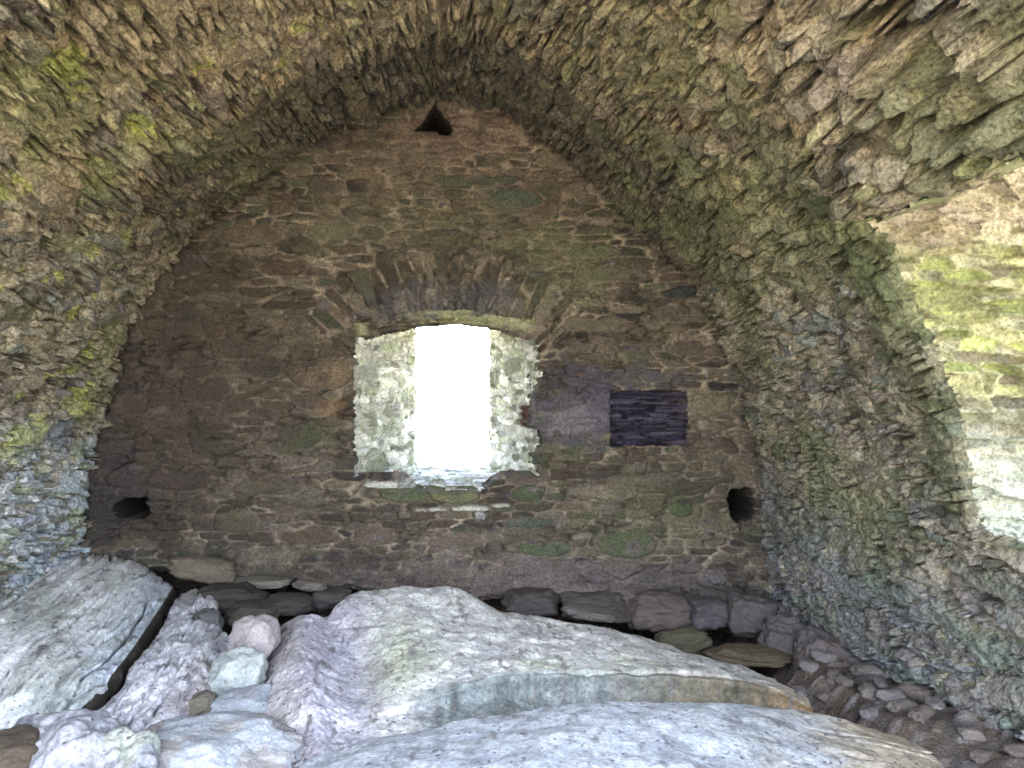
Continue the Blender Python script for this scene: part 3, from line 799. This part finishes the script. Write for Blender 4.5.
def stone(px, py, y, w, hh, dep, color, seed, label=None, name='stone', box=3.6, cuts=9, sub=5, rot=0., tilt=0., rough=.06, group=None, cat='stone', two=None, mat=None):
    rough *= 1.7
    """w, hh in picture-independent metres"""
    V, Q = ico(sub); V = V.copy()
    V = V / ((np.abs(V) ** box).sum(1) ** (1 / box))[:, None] * .85
    rng = np.random.RandomState(seed)
    for k in range(cuts):
        n = rng.normal(size=3); n /= np.linalg.norm(n); d = rng.uniform(.68, .92)
        ex = np.maximum(0, V @ n - d)
        V -= ex[:, None] * n * .92
    V /= np.abs(V).max(axis=0)
    r = rough
    dn = fbm(V[:, 0] * 1.6 + seed, V[:, 1] * 1.6, V[:, 2] * 1.6, 3, seed) * r * 1.4 + fbm(V[:, 0] * 4 + seed, V[:, 1] * 4, V[:, 2] * 7, 4, seed + 1) * r * .8
    V = V * (1 + dn)[:, None]
    V = V * np.array([w / 2, dep / 2, hh / 2])
    ca, sa = math.cos(tilt), math.sin(tilt)          # in the x z plane
    V = np.stack([V[:, 0] * ca - V[:, 2] * sa, V[:, 1], V[:, 0] * sa + V[:, 2] * ca], -1)
    ca, sa = math.cos(rot), math.sin(rot)
    V = np.stack([V[:, 0] * ca - V[:, 1] * sa, V[:, 0] * sa + V[:, 1] * ca, V[:, 2]], -1)
    c = np.array(color) * (1 + .18 * fbm(V[:, 0] * 14, V[:, 1] * 14, V[:, 2] * 14, 3, seed + 2))[:, None]
    if two is not None:
        c = lerp(c, np.array(two), .8 * smooth(-.1, .25, fbm(V[:, 0] * 6, V[:, 1] * 6, V[:, 2] * 6, 3, seed + 4)))
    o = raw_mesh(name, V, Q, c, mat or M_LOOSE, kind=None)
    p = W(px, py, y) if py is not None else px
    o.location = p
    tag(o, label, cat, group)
    return o


def S_(px, py, y, wp, hp, dep, *a, **k):
    return stone(px, py, y, wp / F * y, hp / F * y, dep, *a, **k)


lil = (.40, .36, .37); wht = (.46, .48, .46)
S_(254, 642, 4.45, 44, 46, .24, (.36, .31, .31), 601, 'rounded pinkish cobble, topmost of the loose stones between the slabs', cuts=5, rough=.05)
S_(238, 676, 4.2, 54, 54, .28, (.40, .42, .40), 602, 'angular greenish-white cobble just below the rounded pinkish one', two=(.36, .38, .36), cuts=10)
S_(243, 716, 3.95, 74, 48, .3, (.34, .37, .39), 603, 'wedge-shaped grey-blue block under the white cobble', cuts=12, tilt=.1, two=(.34, .32, .35))
S_(218, 762, 3.35, 150, 66, .5, (.34, .35, .37), 604, 'wide rounded boulder at the bottom edge under the wedge-shaped block', cuts=6, two=(.27, .24, .22), sub=6)
S_(192, 712, 3.9, 50, 30, .25, (.15, .13, .10), 605, 'dark brown flat stone wedged left of the white cobble', cuts=9, tilt=.25)
S_(196, 738, 3.75, 56, 26, .3, (.2, .175, .16), 606, 'dull brown stone behind the wide rounded boulder', cuts=9)
S_(212, 690, 4.25, 22, 22, .15, (.14, .12, .12), 607, 'small dark stone in the gap left of the white cobble', cuts=8)
S_(15, 752, 3.3, 62, 34, .3, (.10, .075, .055), 608, 'dark brown stone in the hollow at the bottom left corner', cuts=8)
S_(100, 655 + 34, 3.9, 12, 7, .06, (.4, .4, .4), 609, 'small pale pebble lodged in the dark crack', cuts=7, sub=4)
# stones along the foot of the end wall
S_(203, 569, 5.78, 62, 24, .2, (.15, .12, .09), 611, 'long brown stone at the foot of the wall, nearest the left slab', cuts=12, tilt=-.25)
S_(258, 582, 5.9, 58, 9, .25, (.24, .21, .17), 612, 'thin pale flat stone under the wall, longer of a pair', cuts=10)
S_(310, 585, 5.9, 32, 9, .2, (.22, .19, .155), 613, 'thin pale flat stone under the wall, shorter of a pair', cuts=10)
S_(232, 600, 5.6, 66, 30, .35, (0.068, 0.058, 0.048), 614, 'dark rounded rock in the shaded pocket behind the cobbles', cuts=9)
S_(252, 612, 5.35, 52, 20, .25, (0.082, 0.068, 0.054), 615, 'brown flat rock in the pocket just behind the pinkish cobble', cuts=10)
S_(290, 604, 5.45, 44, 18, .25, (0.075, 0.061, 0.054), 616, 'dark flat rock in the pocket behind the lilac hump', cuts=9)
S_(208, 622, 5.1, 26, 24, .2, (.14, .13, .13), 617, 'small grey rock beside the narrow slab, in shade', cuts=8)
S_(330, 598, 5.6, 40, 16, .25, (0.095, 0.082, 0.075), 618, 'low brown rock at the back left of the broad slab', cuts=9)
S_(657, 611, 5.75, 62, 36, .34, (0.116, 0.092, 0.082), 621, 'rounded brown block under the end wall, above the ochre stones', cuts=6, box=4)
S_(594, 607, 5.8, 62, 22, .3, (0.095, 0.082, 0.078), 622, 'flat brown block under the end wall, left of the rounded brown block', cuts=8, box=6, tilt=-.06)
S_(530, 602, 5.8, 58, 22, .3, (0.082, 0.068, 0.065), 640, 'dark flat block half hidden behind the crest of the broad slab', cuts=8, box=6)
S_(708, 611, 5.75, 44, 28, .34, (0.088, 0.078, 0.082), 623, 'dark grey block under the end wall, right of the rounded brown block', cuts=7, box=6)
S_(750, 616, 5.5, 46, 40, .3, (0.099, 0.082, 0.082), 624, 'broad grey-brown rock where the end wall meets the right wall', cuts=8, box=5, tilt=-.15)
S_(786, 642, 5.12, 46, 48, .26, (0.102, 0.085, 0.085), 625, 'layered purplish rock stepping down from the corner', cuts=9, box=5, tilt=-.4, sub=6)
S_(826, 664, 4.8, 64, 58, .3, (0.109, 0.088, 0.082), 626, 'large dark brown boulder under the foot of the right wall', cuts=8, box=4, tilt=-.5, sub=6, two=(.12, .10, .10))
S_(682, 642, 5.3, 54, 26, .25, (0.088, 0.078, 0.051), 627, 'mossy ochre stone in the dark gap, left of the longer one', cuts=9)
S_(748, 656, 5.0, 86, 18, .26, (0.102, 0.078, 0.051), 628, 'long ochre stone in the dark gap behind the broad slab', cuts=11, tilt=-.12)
S_(590, 613, 5.5, 50, 10, .2, (.15, .13, .12), 629, 'thin dark stone along the far rim of the broad slab', cuts=9, tilt=-.15)
S_(563, 651, 4.56, 17, 5, .06, (.5, .5, .48), 630, 'small white flat chip lying on the broad slab', cuts=8, sub=4)
# right gully
S_(893, 708, 4.2, 52, 30, .22, (.30, .34, .40), 631, 'blue-grey block at the foot of the right wall', cuts=10, tilt=-.2)
S_(925, 716, 4.0, 34, 14, .15, (.28, .24, .25), 632, 'small pinkish flat stone touching the blue-grey block', cuts=9, tilt=-.2)
S_(972, 735, 3.62, 40, 26, .16, (.33, .32, .38), 633, 'lilac angular stone at the right wall foot, nearer than the blue-grey block', cuts=12, tilt=-.6)
S_(920, 742, 3.7, 28, 16, .14, (.27, .235, .21), 634, 'tan cobble in the gully beside the flat front slab', cuts=8)
S_(960, 757, 3.45, 56, 18, .2, (.2, .165, .14), 635, 'flat brown stone in the gully at the bottom right', cuts=10, tilt=-.3)
S_(1002, 752, 3.3, 44, 14, .16, (.22, .20, .21), 636, 'flat grey stone in the gully against the right wall', cuts=10, tilt=-.3)
S_(845, 702, 4.25, 40, 14, .2, (.20, .155, .14), 637, 'reddish flat stone at the right tip of the broad slab', cuts=10, tilt=-.2)
S_(868, 716, 4.05, 34, 14, .16, (.19, .165, .15), 638, 'brown stone between the two slabs and the blue-grey block', cuts=9)
S_(820, 694, 4.45, 32, 12, .18, (.23, .19, .18), 639, 'small pinkish-brown stone under the large dark boulder', cuts=9)

# small rubble, one mesh kind copied
rng = random.Random(5)
src = []
for k in range(4):
    o = S_(0, 0, 4, 26, 11, .09, [(.13, .105, .09), (.16, .135, .12), (.11, .09, .08), (.19, .17, .165)][k], 700 + k, 'small brown rock chip among the rubble of the gully by the right wall',
           name='rubble_chip', cuts=14, box=6, sub=4, group='rubble chips in the right gully')
    src.append(o)
spots = []
tries = 0
while len(spots) < 30 and tries < 2000:
    tries += 1
    px = rng.uniform(800, 1024); y = rng.uniform(3.1, 4.6)
    # lateral strip between the slab's edge and the wall
    x = W(px, 700, y)[0]
    if x > 2.42 or x < 2.0: continue
    if any(math.hypot(x - a, y - b) < .12 for a, b in spots): continue
    spots.append((x, y))
for k, (x, y) in enumerate(spots):
    if k < 4: o = src[k]
    else:
        o = src[k % 4].copy(); COL.objects.link(o)
    s = rng.uniform(.35, 1.25)
    o.scale = (s, s, s * rng.uniform(.7, 1.1)); o.rotation_euler = (0, 0, rng.uniform(0, 6.28))
    o.location = (x, y, float(floor_z(np.array([x]), np.array([y]))[0]) + .015 * s)

# ------------------------------------------------------------------ light
w = bpy.data.worlds.new('sky'); sc.world = w; w.use_nodes = True
nt = w.node_tree; N = nt.nodes; L = nt.links
bg = N['Background']
tc = N.new('ShaderNodeTexCoord'); sp = N.new('ShaderNodeSeparateXYZ'); L.new(tc.outputs['Generated'], sp.inputs[0])
mr = N.new('ShaderNodeMapRange'); mr.inputs['From Min'].default_value = -1; mr.inputs['From Max'].default_value = 1
L.new(sp.outputs['Z'], mr.inputs['Value'])
cr = N.new('ShaderNodeValToRGB'); L.new(mr.outputs[0], cr.inputs['Fac'])
E = cr.color_ramp.elements
E[0].position = 0; E[0].color = (.55, .47, .31, 1)
E[1].position = 1; E[1].color = (.34, .52, 1.0, 1)
for p, c in ((.47, (.84, .76, .56, 1)), (.505, (.95, .96, .93, 1)), (.60, (.72, .84, 1.0, 1))):
    e = E.new(p); e.color = c
L.new(cr.outputs['Color'], bg.inputs['Color']); bg.inputs['Strength'].default_value = 10.0


def portal(name, loc, rot, sx, sy):
    l = bpy.data.lights.new(name, 'AREA'); l.shape = 'RECTANGLE'; l.size = sx; l.size_y = sy
    l.cycles.is_portal = True
    o = bpy.data.objects.new(name, l); COL.objects.link(o); o.location = loc; o.rotation_euler = rot
portal('daylight_window', (W(455, 400, YO)[0], YO + .1, 1.5), (-math.pi / 2, 0, 0), .9, 1.7)
portal('daylight_side', (xb + 1.25, (OY0 + OY1) / 2, 1.8), (0, math.pi / 2, 0), 2.6, 2.6)
portal('daylight_added_open_end', (-.2, VEND - .1, 1.7), (math.pi / 2, 0, 0), 6.0, 4.6)
sl = bpy.data.lights.new('added_soft_sun', 'SUN'); sl.energy = 2.6; sl.angle = math.radians(24); sl.color = (.88, .93, 1.0)  # added soft sun behind the viewer, brightens the foreground rock
so = bpy.data.objects.new('added_soft_sun', sl); COL.objects.link(so); so.location = (0, -3, 6)
so.rotation_euler = Vector((.16, .80, -.58)).to_track_quat('-Z', 'Y').to_euler()

# ------------------------------------------------------------------ camera
cam = bpy.data.cameras.new('camera'); co = bpy.data.objects.new('camera', cam); COL.objects.link(co)
cam.sensor_width = 36; cam.lens = F / 1024 * 36
cam.clip_start = .05
co.location = (0, 0, EYE); co.rotation_euler = (math.pi / 2 + 0, 0, -YAW)
cam.shift_y = (HZ - 384) / 1024
sc.camera = co
sc.view_settings.view_transform = 'Standard'; sc.view_settings.look = 'None'
sc.view_settings.exposure = 0.4; sc.view_settings.gamma = 1; sc.view_settings.use_curve_mapping = False
sc.cycles.use_denoising = True
sc.cycles.max_bounces = 6; sc.cycles.diffuse_bounces = 4
